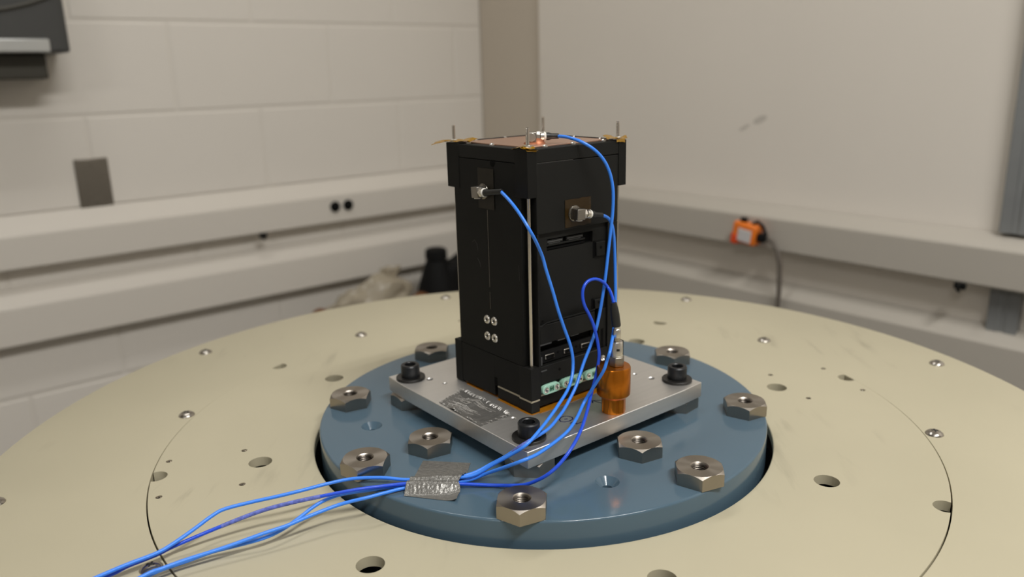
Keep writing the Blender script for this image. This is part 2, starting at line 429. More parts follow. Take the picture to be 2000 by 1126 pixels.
tag(link('power_cord', MB().tube(cp, 5.0, 8).mesh('power_cord', tuple(base)), M['cordg']), 'dark cord hanging from the orange device down behind the table', 'cord').location = base*MM

# bench behind the table with a bag, card scraps and a black instrument
bx = wpt(OL, RL, 1080, 200, 0)
t = thing('low_bench', 'grey bench hidden behind the table under the bag', 'bench', wpt(OL, RL, 1080, 190, -850), RL)
part(t, 'bench_top', MB().box(-320, 320, -120, 120, 420, 445), 'bench', bevel=3)
for x in (-290, 290):
    for y in (-100, 100): part(t, 'leg', MB().box(x-18, x+18, y-18, y+18, 0, 420), 'bench')
BZ = -405
rnd = random.Random(3)
def lump(u, v):
    th = 2*math.pi*u; ph = math.pi*v
    d = Vector((math.cos(th)*math.sin(ph), math.sin(th)*math.sin(ph), -math.cos(ph)))
    n1 = noise.noise(d*1.9 + Vector((3,1,7))); n2 = noise.noise(d*4.5 + Vector((1,8,2)))
    k = 1 + 0.28*n1 + 0.14*n2
    return (d.x*132*k - 4, d.y*62*k, max(0.0, 80 + d.z*80*k + 0.26*d.x*118))
t = thing('plastic_bag', 'crumpled translucent beige bag behind the table, left of the box', 'bag', wpt(OL, RL, 985, 200, BZ), RL)
part(t, 'bag_body', MB().grid(lump, 40, 20), 'bag', smooth=25)
def neck(u, v):
    th = 2*math.pi*u; r = 14 + 24*abs(v-.35) + 5*math.sin(5*th)
    return (62 + r*math.cos(th) + 14*v, r*.6*math.sin(th), 140 + 48*v)
part(t, 'bag_neck', MB().grid(neck, 30, 8), 'bag', smooth=25)
sc = MB().slab(lambda u, v: (-30 + 60*u, -14 + 24*v, 100 + 18*math.sin(u*3)*(1-.4*u) + 3*v), 8, 3, 96)
solo('card_scrap', sc, 'card', 'orange brown card scrap between the bag and the black instrument', 'card', wpt(OL, RL, 1120, 250, BZ), RL)
sc = MB().slab(lambda u, v: (-17 + 34*u, -14 + 24*v, 130 + 6*math.sin(u*3)), 6, 3, 128)
solo('card_scrap', sc, 'card', 'small red brown scrap at the left end of the bag', 'card', wpt(OL, RL, 820, 262, BZ), RL)
t = thing('black_instrument', 'black out-of-focus instrument with a stubby top knob, left behind the box', 'instrument', wpt(OL, RL, 1216, 200, BZ), RL)
part(t, 'body', MB().lathe([(0,0),(66,0),(64,60),(54,110),(38,160),(28,186),(0,186)], 32, T(-10,0,0)), 'blackw')
part(t, 'side_case', MB().prism([(0,-45),(0,45),(130,45),(130,-45)], 0, 172), 'blackw', bevel=14, seg=3)
part(t, 'arm', MB().tube([(0,0,130),(60,0,160),(125,0,196)], [30,26,24], 14), 'blackw')
part(t, 'top_knob', MB().lathe([(0,150),(26,150),(26,184),(31,190),(30,213),(24,217),(0,217)], 24, T(-10,0,0)), 'blackw')

# ------------------------------------------------------------------ the round table (vibration table head) and its fittings
ZC = -16.5; ZR = ZC - .6                                     # top of the cream table; 0 is the top of the blue disc
tb = thing('round_table', 'large round cream-painted steel table with a seam ring and countersunk screws', 'table', (0,0,Z0))
TO = (0, 0, Z0)
ring = part(tb, 'outer_ring', MB().lathe([(315.5,ZC-8),(449.6,ZC-8),(449.6,ZC-2),(449.2,ZC-1.1),(448.2,ZR),(315.65,ZR),(315.5,ZR-.15)], 256, closed=True), 'cream', TO, smooth=30)
inner = part(tb, 'inner_plate', MB().lathe([(192.4,ZC-7.5),(314.5,ZC-7.5),(314.5,ZC-.15),(314.35,ZC),(193.0,ZC),(192.4,ZC-.6)], 256, closed=True), 'cream', TO, smooth=30)
holes = []
for k in range(8):
    holes.append((*pol(234.4, -27.4+45*k), 9.1, 12))
    holes.append((*pol(311.2, -27.6+45*k), 8.0, 12))
small = [(-243.7,-50.3),(-225.4,-106.1),(-298.4,-68.1),(-280.8,-124.1),(283.3,118.5),(300.2,62.1),(244.4,44.3),(226.6,103.0)]
cm = MB()
for x, y, r, n in holes: cm.cyl(r, ZC-12, ZC+5, 32, T(x,y,0) @ T(0,0,-Z0))
for x, y in small: cm.cyl(2.5, ZC-12, ZC+5, 16, T(x,y,0) @ T(0,0,-Z0))
bpy.context.view_layer.update()
cut(inner, cm)
for x, y in small:
    part(tb, 'threaded_insert', MB().lathe([(2.45,ZC-5),(2.45,ZC-.3),(1.9,ZC-.3),(1.5,ZC-1.2),(1.9,ZC-2),(1.5,ZC-2.8),(1.5,ZC-5)], 16, T(x,y,0), closed=True), 'thread', TO)
part(tb, 'drum_base', MB().lathe([(0,-70),(200,-70),(200,-48),(425,-48),(425,-30),(440,ZC-8.2),(440,-60),(400,-90),(370,-160),(370,Z0),(0,Z0)], 96), 'well', TO, label='dark base below the cream table top')
def pan_screw(x, y, a):
    s = part(tb, 'pan_screw', MB().lathe([(0,ZR+3.4),(2.5,ZR+3.25),(4.8,ZR+2.5),(6.6,ZR+1.1),(7.2,ZR+.05),(7.2,ZR-.4),(0,ZR-.4)], 28, T(x,y,0)), 'screw', TO)
    x_ = MB(); mm = T(x,y,0) @ RZ(a)
    x_.box(-2.6,2.6,-.55,.55,ZR+2.4,ZR+3.47, mm); x_.box(-.55,.55,-2.6,2.6,ZR+2.4,ZR+3.46, mm)
    part(s, 'cross_slot', x_, 'slot', TO, label='dark cross slot')
    s.parent = tb
    return s
for i, a in enumerate([-139.4, -50, -5.4, 39.8, 84.9, 130.5, 176.0]): pan_screw(*pol(323.6, a), i*.7)
for i, a in enumerate([17.9, 62.7, 107.6, 152.8, -162.0]): pan_screw(*pol(420.5, a), i*1.1)

# ------------------------------------------------------------------ blue disc
disc = solo('mounting_disc', MB().lathe([(0,0)] + [(60,0),(120,0),(160,0)] + [(185.2+1.8*math.sin(t*math.pi/16), -1.8+1.8*math.cos(t*math.pi/16)) for t in range(9)] + [(187,-46),(0,-46)], 192), 'blue',
            'glossy blue-grey round mounting disc in the middle of the cream table', 'disc', (0,0,0), smooth=40)
cs = MB()
for x, y in ((-139.1,-41.1),(45.5,-136.4),(-65.0,-129.0)):
    cs.lathe([(0,1),(9.6,1),(8.6,0),(3.9,-5),(3.9,-30),(0,-30)], 36, T(x,y,0))
bpy.context.view_layer.update()
cut(disc, cs, 40)
part(disc, 'disc_stem', MB().cyl(140, -69.9, -46.2, 64), 'well')

# ------------------------------------------------------------------ hexagon nuts on the disc
NH = 10.3
def nut_mesh():
    mb = MB(); n = 72; af = 15.9; rc = 16.0
    hr = [af/math.cos((((360*k/n) + 30) % 60 - 30)*math.pi/180) for k in range(n)]
    ang = [2*math.pi*k/n + math.pi/6 for k in range(n)]          # corner at angle 0
    rings = [[(5.75, NH-.75)]*n, [(6.4, NH)]*n]
    rings += [[(min(rc, h), NH) for h in hr], [(h, NH - max(0, h-rc)*.78) for h in hr], [(h, 0.0) for h in hr], [(h-.4, 0) for h in hr]]
    vs = [(r*math.cos(a), r*math.sin(a), z) for rg in rings for (r, z), a in zip(rg, ang)]
    fs = [(i*n+k, i*n+(k+1)%n, (i+1)*n+(k+1)%n, (i+1)*n+k) for i in range(len(rings)-1) for k in range(n)]
    return mb.add(vs, fs)
nm_body = nut_mesh().mesh('hex_body', smooth=24); nm_body.materials.append(M['steel'])
def bore_mesh():
    prof = [(0, .3), (5.0, .3)]; z = 1.0
    while z < NH - 1.6: prof += [(5.0, z), (5.75, z+.7)]; z += 1.4
    return MB().lathe(prof + [(5.0, NH-1.5), (5.75, NH-.75)], 40)
nm_bore = bore_mesh().mesh('threaded_bore', smooth=20); nm_bore.materials.append(M['bore'])
def hex_nut(x, y, delta, label):
    t = thing('hex_nut', label, 'nut', (x,y,0), 0, 'hexagon nuts on the blue disc')
    tocam = math.atan2(-640.8 - y, -x)
    t.rotation_euler = (0, 0, tocam + math.radians(delta))
    link('hex_body', nm_body, None, t); link('threaded_bore', nm_bore, None, t)
hex_nut(-109.9, 122.8, -9, 'steel hex nut on the blue disc rim behind the left bolt')
hex_nut(129.3, 101.3, 7, 'steel hex nut on the blue disc rim behind the right black bolt')
hex_nut(-166.4, 4.2, -15, 'steel hex nut at the far left rim of the blue disc')
hex_nut(169.2, -20.8, 13, 'steel hex nut at the far right rim of the blue disc')
hex_nut(-85.1, -82.8, -8, 'steel hex nut close to the plate edge, behind the grey tape over the cables')
hex_nut(73.2, -92.3, 7, 'steel hex nut close under the right front edge of the aluminium plate')
hex_nut(-128.3, -116.4, -20, 'steel hex nut at the left front rim, just behind the blue cables')
hex_nut(109.5, -133.8, 8, 'steel hex nut at the right front rim of the blue disc')
hex_nut(-13.4, -175.0, -5, 'steel hex nut at the front rim, the one nearest the viewer')
hex_nut(-112.5, 5.2, 30, 'hex nut mostly hidden under the left corner of the aluminium plate')
hex_nut(115.0, -6.8, 28, 'hex nut mostly hidden under the right corner of the aluminium plate')
hex_nut(-8.9, -114.0, 22, 'hex nut mostly hidden under the front corner of the aluminium plate')

# ------------------------------------------------------------------ aluminium plate
ANG = math.pi/4 - 0.0797
PX, PY, ZP = 1.1, -1.4, 23.1
HS = 96.25
plate = solo('aluminium_plate', MB().prism([(-HS,-HS),(70,-HS),(HS-1.2,-HS+1.6),(HS-.6,HS),(-HS+1.6,HS-1.2),(-HS,70)], 0, ZP-NH-.05), 'alu',
             'square milled aluminium plate bolted over the blue disc, under the black box', 'plate', (PX,PY,NH+.05), ANG, smooth=0)
pb = MB()
PH = [(-71.4,65.6,2.6),(-66.8,48.8,1.6),(-67.7,-45.3,1.6),(67.6,-44.7,1.4),(70.9,-60.5,2.5),(68,47,1.6),(71,65,2.6)]
for x, y, r in PH: pb.lathe([(0,20),(r+.7,20),(r+.7,ZP-NH),(r,ZP-NH-.8),(r,3),(0,3)], 20, T(x,y,0))
bpy.context.view_layer.update()
cut(plate, pb, 30)
bv = plate.modifiers.new('edge', 'BEVEL'); bv.width = .45*MM; bv.segments = 2; bv.limit_method = 'ANGLE'; bv.angle_limit = math.radians(60)
ca, sa = math.cos(ANG), math.sin(ANG)
BX, BY = -1.38, -2.92
def bw(x, y, z=0.0): return (BX + x*ca - y*sa, BY + x*sa + y*ca, ZP + z)       # box frame -> world
def bl(p): d = (p[0]-BX, p[1]-BY); return (d[0]*ca + d[1]*sa, -d[0]*sa + d[1]*ca, p[2]-ZP)
def pw(x, y, z=0.0): return (PX + x*ca - y*sa, PY + x*sa + y*ca, ZP + z)
# pen marks (flat strokes of ink on the plate)
def stroke(mb, pts, w):
    for (x0,y0), (x1,y1) in zip(pts, pts[1:]):
        d = Vector((x1-x0, y1-y0)); L = d.length; d /= L; n = Vector((-d.y, d.x))*w/2
        a = Vector((x0,y0)) - d*w*.3; b = Vector((x1,y1)) + d*w*.3
        mb.prism([tuple(a-n), tuple(b-n), tuple(b+n), tuple(a+n)], ZP-NH-.3, ZP-NH+.02)
ik = MB()
def ink(lines, lab):
    mb = MB()
    for pts, w in lines: stroke(mb, pts, w)
    o = link('ink_mark', mb.mesh('ink_mark', smooth=0), M['ink'], plate); o['label'] = lab
ink([([(-43.7,-70.7),(-45.1,-74.0),(-43.1,-76.5),(-39.5,-77.5),(-35.3,-76.7),(-33.4,-73.7),(-34.4,-70.5),(-36.7,-68.4),(-39.5,-68.3),(-42.2,-69.7),(-43.7,-70.7)], .9)], 'dark blue pen circle')
ink([([(-39.9,-72.7),(-38.3,-73.6)], 1.1)], 'dark blue pen dot inside the circle')
ink([([(-41.8,-80.7),(-37.8,-80.9),(-39.1,-85.0),(-33.9,-84.9)], 1.0)], 'dark blue pen letter beside the circled dot')
ink([([(5.7,-65.6),(0.1,-61.4),(-2.8,-64.9)], 1.0), ([(0.3,-61.6),(2.1,-69.5)], 1.0)], 'dark blue pen arrow head beside the amber stud')

# frayed grey tape on the plate
t = thing('frayed_tape', 'frayed grey cloth tape patch stuck on the left edge of the aluminium plate', 'tape', pw(-80,-9), ANG)
TA = [(-93.6,17.6),(-64.2,26.6),(-66.4,-39.8),(-95.4,-40.0)]
rt = random.Random(11)
def ft(u, v):                                   # u along the plate edge, v across
    a = Vector(TA[0]).lerp(Vector(TA[3]), u); b = Vector(TA[1]).lerp(Vector(TA[2]), u); p = a.lerp(b, v)
    n = noise.noise(Vector((u*7, v*4, 0.3)))
    p = p + Vector((noise.noise(Vector((u*16, v, 5)))*1.1*(v > .8), noise.noise(Vector((v*12, u, 9)))*1.0*(u < .1 or u > .9)))
    fold = 1.3*math.exp(-((u-.36-.1*v)/.05)**2)
    return (p.x+80, p.y+9, .55 + .45*n + fold + .35*abs(noise.noise(Vector((u*22, v*14, 2)))))
part(t, 'cloth', MB().slab(ft, 70, 34, .3), 'duct2', smooth=60)
fb = MB()
for q in range(120):
    side = rt.choice('bbbtllr'); 
    if side == 'b': u, v = rt.random(), .97
    elif side == 't': u, v = rt.random()*.9, .02
    elif side == 'l': u, v = .02, rt.random()
    else: u, v = .98, rt.random()
    x, y, z = ft(u, v)
    dx, dy = {'b': (1,0), 't': (-.3,.2), 'l': (0,1), 'r': (.2,-1)}[side]
    L = rt.uniform(.8, 3.2); sx = rt.uniform(-.8,.8); sy = rt.uniform(-.8,.8); up = rt.uniform(.1,1.6)
    fb.tube([(x-dx,y-dy,z+.1),(x+dx*L*.5+sx*.4,y+dy*L*.5+sy*.4,z+up),(x+dx*L+sx,y+dy*L+sy,z+up*.5)], .13, 4)
for q in range(26):
    u0 = rt.uniform(.05,.4); v0 = rt.uniform(.1,.8); pts = []
    for i in range(9):
        x, y, z = ft(min(.99,u0 + i*rt.uniform(.02,.06)), min(.99, max(.01, v0 + .06*math.sin(i*.9+q)))); pts.append((x, y, z+.15))
    fb.tube(pts, .11, 4)
fo = part(t, 'frayed_thread', fb, 'fibre'); fo['kind'] = 'stuff'

# socket head bolts with washers
def socket_bolt(x, y, a, label):
    t = thing('socket_bolt', label, 'bolt', (x,y,ZP), a, 'black socket head bolts on the plate')
    part(t, 'washer', MB().lathe([(5,0),(12.5,0),(12.5,1.9),(12.2,2.2),(5,2.2)], 40, closed=True), 'washer')
    h = part(t, 'bolt_head', MB().lathe([(0,2.25),(7.9,2.25),(8.05,3),(8.05,12.0),(7.3,13.0),(5.2,13.1),(4.6,12.4)] , 40), 'blackox')
    mb = MB(); n = 6
    hx = [(4.6*math.cos(math.pi/3*k), 4.6*math.sin(math.pi/3*k)) for k in range(6)]
    mb.add([(x_,y_,12.5) for x_,y_ in hx] + [(x_,y_,6) for x_,y_ in hx], [(k,(k+1)%6,6+(k+1)%6,6+k) for k in range(6)] + [(6,7,8,9,10,11)])
    part(t, 'hex_socket', mb, 'blackox', smooth=0)
socket_bolt(-112.5, 5.2, .2, 'black socket head bolt with washer at the left corner of the plate')
socket_bolt(115.1, -6.8, .5, 'black socket head bolt with washer at the right corner of the plate')
socket_bolt(-8.9, -114.0, .9, 'black socket head bolt with washer at the front corner of the plate')

# amber film under the box
FB = bw(0,0,0)
solo('amber_film', MB().prism([(-52.2,-9),(-52.4,-47),(-50.6,-51.6),(-44.5,-51.6),(-44,-53),(18,-52.6),(40,-52.2),(40,40),(-48,40),(-48,36),(-50.9,35),(-50.9,14),(-49,12),(-49,-9)], .05, .3), 'kapplate',
     'amber adhesive film peeking out from under the black box', 'film', FB, ANG)

# ------------------------------------------------------------------ the black box (two-unit satellite test model)
bz = thing('satellite_model', 'tall black plastic small-satellite test model standing on the aluminium plate', 'satellite', bw(0,0,.35), ANG)
BH = 201.8
def bp(name, mb, m, bevel=0.0, label=None, parent=None, smooth=35): return part(parent or bz, name, mb, m, (0,0,.35), bevel, smooth, label)
bp('core', MB().box(-41.6,41.6,-41.0,41.6,2.6,198.5), 'black')
bp('left_panel', MB().prism([(-50,-41.8),(-50,41.8),(-41.7,41.8),(-41.7,-41.8)], 36.4, 190.6), 'black', .5)
bp('back_panel', MB().box(-41.8,41.8,41.7,50,2,190.6), 'black', .5)
bp('hidden_panel', MB().box(41.7,50,-41.8,41.8,2,190.6), 'black', .5)
# top frame and corner brackets
bp('top_frame', MB().box(-50,50,-50,50,191,BH-.6), 'black2', .6)
def bracket(sx, sy, z0, z1, lx, ly, name, m='black'):
    e = 50.4
    poly = [(e,e),(e,e-ly),(e-8.0,e-ly),(e-8.0,e-8.0),(e-lx,e-8.0),(e-lx,e)]
    poly = [(x*sx, y*sy) for x, y in poly]
    if sx*sy < 0: poly = poly[::-1]
    return bp(name, MB().prism(poly, z0, z1), m, .4)
bracket(-1,-1, 166.5, BH-.2, 9.2, 14, 'corner_bracket')
bracket(-1, 1, 166.5, BH-.2, 14, 16.5, 'corner_bracket')
bracket( 1,-1, 166.5, BH-.2, 8.2, 14, 'corner_bracket')
bracket( 1, 1, 166.5, BH-.2, 14, 14, 'corner_bracket')
bracket(-1,-1, 0.4, 36.6, 8.2, 14, 'base_bracket', 'black2')
bracket(-1, 1, 0.4, 37.0, 14, 9.5, 'base_bracket')
bracket( 1,-1, 0.4, 37.0, 8.2, 14, 'base_bracket')
bracket( 1, 1, 0.4, 37.0, 14, 14, 'base_bracket')
# left face base band with the board edge showing in it
bp('base_band', MB().box(-50.1,-41.7,-36.2,-7.6,.6,9.8), 'black2', .3)
bp('base_panel', MB().prism([(-50.1,-36.2),(-50.1,-4.2),(-41.7,-4.2),(-41.7,-36.2)], 11.4, 36.2), 'black', .1)
bp('base_panel', MB().box(-50.1,-41.7,-4.19,40.6,1.9,36.2), 'black', .1)
bp('notch', MB().prism([(-50.3,-7.4),(-50.3,-4.0),(-41.7,-4.0),(-41.7,-7.4)], 10.6, 17.5), 'deep')
bp('board_edge', MB().box(-50.3,-41.7,-36,-8,9.9,11.1), 'pcb', label='pale circuit board edge on the left face')
bp('board_edge', MB().prism([(-50.8,-50.8),(-42.3,-50.8),(-42.3,-49.6),(-49.6,-49.6),(-49.6,-36.2),(-50.8,-36.2)], 9.4, 10.6), 'pcb', label='pale circuit board edge around the front corner')
bp('board_edge', MB().box(-42.2,41.8,-48.6,-42,11.4,12.8), 'pcb', label='pale circuit board edge under the mint connectors')
# glint of the panel seam, put on as grey strips, and marks on the left face
bp('seam_glint', MB().box(-50.15,-49.5,-1.55,-1.25,92,153), 'grey', label='thin grey strip imitating the glint on a panel seam')
bp('seam_glint', MB().box(-50.12,-49.5,-1.5,-1.3,74,88), 'grey', label='thin grey strip imitating the glint on a panel seam')
for q in [[(20,125),(17,127),(14,124.5),(12.6,119)],[(14,113),(11,110),(9.5,106)],[(-38.2,116),(-38.4,104)]]:
    bp('scratch', MB().tube([(-49.98,y,z) for y,z in q], .1, 5), 'line', label='faint scratch')
bp('port_hole', MB().cyl(2.6,-.3,.25,16,T(-50.1,-9.6,189.0) @ RY(-math.pi/2)), 'deep')
for y, z in ((3.4,64.4),(-6,64.9),(3.5,50.6),(-6,50.8)):
    s = bp('panel_screw', MB().lathe([(0,.25),(1.3,.25),(2.1,1.2),(3.0,1.1),(3.6,.3),(3.6,-.5),(0,-.5)], 24, T(-50,y,z) @ RY(-math.pi/2)), 'silver')
    bp('hex_recess', MB().hexa(1.05,.1,1.0,T(-50,y,z) @ RY(-math.pi/2)), 'slot', parent=s)
# right face
yF = -50.0
bp('upper_panel', MB().box(-41.9,42,yF,-41.1,139,190.6), 'black2', .4)
bp('panel_outline', MB().box(-41.2,-6,yF-.12,yF+.2,190.7,191.1).box(-41.4,-41.1,yF-.12,yF+.2,182,191), 'line', label='thin scored outline')
bp('side_rail', MB().box(-41.9,-40.2,yF,-41.1,11.5,138.8), 'black2', .2)
bp('side_rail', MB().box(31.5,41.9,yF,-41.1,13,138.8), 'black2', .3)
bp('recessed_panel', MB().box(-40.1,31.4,yF+2.6,-41.1,69.4,125).box(-40.1,31.4,yF+2.6,-41.1,133.8,138.9).box(-40.1,-30.4,yF+2.6,-41.1,124.9,133.9).box(17,31.4,yF+2.6,-41.1,124.9,133.9), 'black2')
bp('slot_opening', MB().box(-30.3,16.9,yF+5.5,-41.1,125.1,133.7), 'deep')
bp('slot_bar', MB().box(-30.3,9,yF+2.7,yF+4,128.2,129.6), 'black2', .2)
for x0, x1 in ((-30,-13.5),(-9.8,7.6)):
    c = bp('slot_connector', MB().box(x0,x1,yF+3.3,yF+6,129.9,132.8), 'grey' if False else 'black2', .2)
    bp('contact_strip', MB().box(x0+.8,x1-.8,yF+3.1,yF+3.5,131.0,132.0).box(x0+2,x1-3,yF+3.1,yF+3.5,129.9,130.3), 'dispenser', parent=c)
bp('slot_bar', MB().box(-30.3,9,yF+3.0,yF+4.5,125.6,127.0), 'deep')
def side_clip(x0,x1,z0,z1):
    c = bp('side_clip', MB().box(x0,x1,yF+.6,yF+2.8,z0,z1), 'black2', .5)
    bp('clip_hole', MB().cyl(1.1,0,.2,12,T((x0+x1)/2,yF+.55,(z0+z1)/2+1) @ RX(math.pi/2)), 'deep', parent=c)
    bp('clip_gap', MB().box(x0-2.2,x0-.1,yF+2.3,yF+2.7,z0-1,z1+1), 'deep', parent=c)
side_clip(19.6,29,113,124.5); side_clip(18,27,70.5,78)
bp('ledge_panel', MB().prism([(-40.1,-50),(17.2,-50),(17.2,-41.1),(-40.1,-41.1)], 54, 69), 'black2', .5)
bp('ledge_lip', MB().tube([(-39,yF+.2,68.2),(-34,yF,70.2),(-18,yF,70.5),(10,yF,70.3),(17,yF,70.4)], .6, 6), 'black2')
bp('panel_hole', MB().cyl(.9,0,.3,12,T(-38.0,yF-.1,72.5) @ RX(math.pi/2)), 'deep')
bp('port_bay', MB().box(-40.1,17.4,yF+7.4,-41.1,36.5,54), 'deep')
for x0, x1, z in ((-40,-28.6,52.6),(-22.3,-14.3,52.9),(-8.6,0,53.4)):
    bp('bay_tab', MB().box(x0,x1,yF+.4,yF+2.5,z,z+1.6), 'dispenser', .2)
bp('port_board', MB().box(-40,17.2,yF+3.5,yF+7.3,37,46.6), 'blackw')
for x0, x1 in ((-33.6,-24),(-14,-4.5),(4.6,14.2)):
    c = bp('port_shell', MB().box(x0,x1,yF+2.2,yF+3.6,39.6,43.6), 'grey', .7, label='small metal edged data port')
    bp('port_mouth', MB().box(x0+.55,x1-.55,yF+2.05,yF+3,40.1,43.1), 'deep', .5, parent=c)
for x in (-19.5, 0): bp('board_hole', MB().cyl(.9,0,.2,10,T(x,yF+3.4,42.5) @ RX(math.pi/2)), 'deep')
bp('vertical_slot', MB().box(17.6,22.5,yF+5,-41.1,33,69), 'deep')
bp('slot_post', MB().box(22.8,31.3,yF+1.5,-41.1,33,69), 'black2', .3)
bp('post_gap', MB().box(25.6,28.2,yF+1.2,yF+2,36,52), 'deep')
bp('lower_panel', MB().box(-40.1,31.3,yF,-41.1,21.6,35.9).box(-40.1,31.3,yF+3.2,-41.1,12.9,21.5), 'black2', .3)
bp('panel_outline', MB().box(-9,21,yF-.1,yF+.3,35.4,35.9), 'line', label='thin bright upper edge')
bp('panel_hole', MB().cyl(1.0,0,.3,12,T(-21,yF-.1,29.7) @ RX(math.pi/2)), 'deep')
bp('panel_tab', MB().prism([(-40.2,-50.5),(-34.4,-50.5),(-34.4,-49.9),(-40.2,-49.9)], 31.9, 32.9), 'dispenser', .2)
bp('panel_tab', MB().box(-39.9,-38.7,yF-.2,yF+.4,37.2,44), 'dispenser', .2)
bp('side_screw', MB().lathe([(0,.6),(1.0,.6),(1.6,1.3),(2.3,.9),(2.5,0),(0,0)], 20, T(26,yF-.02,27.4) @ RX(math.pi/2)), 'silver')
bp('foot_panel', MB().box(-42.1,41.9,-47.4,-41.1,2.6,11.3), 'black')
# mint connectors
def connector(x0, x1):
    cx, cz, h = (x0+x1)/2, 16.7, 3.9
    L = (x1-x0)/2 - h
    poly = [(cx+L+h*math.sin(t*math.pi/10), h*math.cos(t*math.pi/10)) for t in range(11)] + [(cx-L-h*math.sin(t*math.pi/10), -h*math.cos(t*math.pi/10)) for t in range(11)]
    c = bp('mint_connector', MB().prism(poly, 0, 6.6, T(0,-45.2,cz) @ RX(math.pi/2)), 'mint', .4, label='mint green rounded connector')
    for s in (-1, 1):
        bp('contact_ring', MB().lathe([(.75,6.4),(.75,7.0),(1.5,7.3),(2.2,7.1),(2.4,6.4)], 18, T(cx+s*(L+.3),-45.2,cz) @ RX(math.pi/2)), 'silver', parent=c)
        bp('contact_bore', MB().cyl(.75,6.5,6.75,14,T(cx+s*(L+.3),-45.2,cz) @ RX(math.pi/2)), 'slot', parent=c)
    bp('printed_mark', MB().box(cx-2.2,cx-1.1,-51.95,-51.7,cz-1.9,cz+2.2).box(cx+1.1,cx+2.2,-51.95,-51.7,cz-1.9,cz+2.2).box(cx-.5,cx+.5,-51.95,-51.7,cz-1.9,cz+2.2).box(cx-1.2,cx+1.2,-51.95,-51.7,cz-.6,cz+.7), 'green', parent=c)
connector(-39.9,-22); connector(-19.4,3.0); connector(5.2,25)
# threaded rods at the corners
for x, y, z in ((-45.7,-45.7,216.2),(-45.7,45.7,214.9),(45.7,-45.7,215.6),(46.8,44.2,216.6)):
    zz = BH; prof = [(0,36.7),(1.45,36.7),(1.45,zz+.2)]
    q = zz+.2
    while q < z-.6: prof += [(1.5,q+.15),(1.25,q+.4)]; q += .5
    prof += [(1.3,z),(0,z)]
    r = bp('threaded_rod', MB().lathe(prof, 14, T(x,y,0)), 'rod')
    bp('rod_nut', MB().hexa(3.0, BH-.1, BH+2.1, T(x,y,0) @ RZ(.4)), 'silver', .25, parent=r)
    bp('rod_washer', MB().lathe([(1.5,BH-.15),(3.6,BH-.15),(3.6,BH+.25),(1.5,BH+.25)], 20, T(x,y,0), closed=True), 'silver', parent=r)
# copper top
bp('copper_plate', MB().box(-40.5,40.5,-40.5,40.5,BH-1,BH+.25), 'copper', .2)
bp('edge_rail', MB().box(-38,42,41.3,42.2,BH-.6,BH+.9).box(41.3,42.2,-38,42.2,BH-.6,BH+.9), 'slot', .2)
for x, y in ((3.3,42.6),(-26.8,42.6),(33,42.6),(-26.9,-42.8),(0.8,-42.8),(33,-42.8),(-42.8,30),(-42.8,0),(42.6,0),(42.6,-30)):
    bp('rivet', MB().lathe([(0,BH+1.2),(1.2,BH+1.0),(2.0,BH+.3),(2.1,BH-.8),(0,BH-.8)], 16, T(x,y,0)), 'silver')

# amber tape pieces at the rods (box-frame numbers)
def amber(label, pieces, base):
    t = thing('amber_tape', label, 'tape', bw(*base), ANG, 'amber tape scraps on the box top')
    for k, (a, b, c, d, bow) in enumerate(pieces):
        a, b, c, d = map(Vector, (a, b, c, d))
        def fn(u, v, a=a, b=b, c=c, d=d, bow=bow, k=k):
            p = a.lerp(b, u).lerp(d.lerp(c, u), v)
            z = bow*math.sin(math.pi*u)*(.5+.5*v) + .5*noise.noise(Vector((u*3+k, v*3, k*2.)))
            return (p.x-base[0], p.y-base[1], p.z+z-base[2])
        part(t, 'tape_strip', MB().slab(fn, 14, 8, .12), 'kapton', smooth=70)
amber('crinkled amber tape around the left rod on the box top, one tail sticking out', [
    ((-51,54,201.9),(-50.5,36,202.6),(-40,36,202.6),(-41,52,202.6), 1.2),
    ((-58,60.5,199.3),(-51,46,202.4),(-45,49,202.8),(-52,62,201.6), 1.0),
    ((-50.6,37,202.4),(-46,24,203.0),(-36,27,204.6),(-41,40,203.0), 1.6)], (-46,46,202.4))
amber('crinkled amber tape around the front rod on the box top', [
    ((-50.8,-33.5,200.6),(-50.8,-46.5,203.4),(-42,-44,203.2),(-40,-35,203.0), .8),
    ((-52,-44.5,202.6),(-51.5,-52,202.4),(-41,-51.8,200.2),(-41,-43,203.0), -.8),
    ((-51.3,-46.8,203),(-51.0,-50.9,200.4),(-42,-51.2,199.4),(-42,-48,203), .5)], (-46,-46,202.4))
amber('crinkled amber tape around the right rod on the box top, one tail sticking out', [
    ((30,-50.6,203.0),(45,-51,202.6),(47,-40,203),(36,-39,205), 1.4),
    ((42,-51,201.8),(52,-50,202.6),(59,-42,204.2),(47,-40,203.2), -.8),
    ((39,-51,202.4),(48,-51.2,202.2),(48,-51.4,199.8),(39,-51.2,200.4), .4)], (46,-46,202.4))
# amber patches beneath the sensors
solo('amber_patch', MB().slab(lambda u,v: (-13.2+26.6*u+.8*noise.noise(Vector((v*5,u,1))), -.35-.25*abs(noise.noise(Vector((u*3,v*3,4)))), 10.6-21*v+.6*noise.noise(Vector((u*5,v,2)))), 12, 10, .01), 'kaptond',
     'square amber film patch on the right face of the black box under its sensor', 'film', bw(-1.2,-50,151), ANG)
solo('amber_patch', MB().slab(lambda u,v: (-.35-.2*abs(noise.noise(Vector((u*3,v*3,4)))), 9-20*u, 15.8-31*v), 8, 12, .01), 'kaptonb',
     'tall dark amber film patch on the left face of the black box under its sensor', 'film', bw(-50.1,.2,169), ANG)

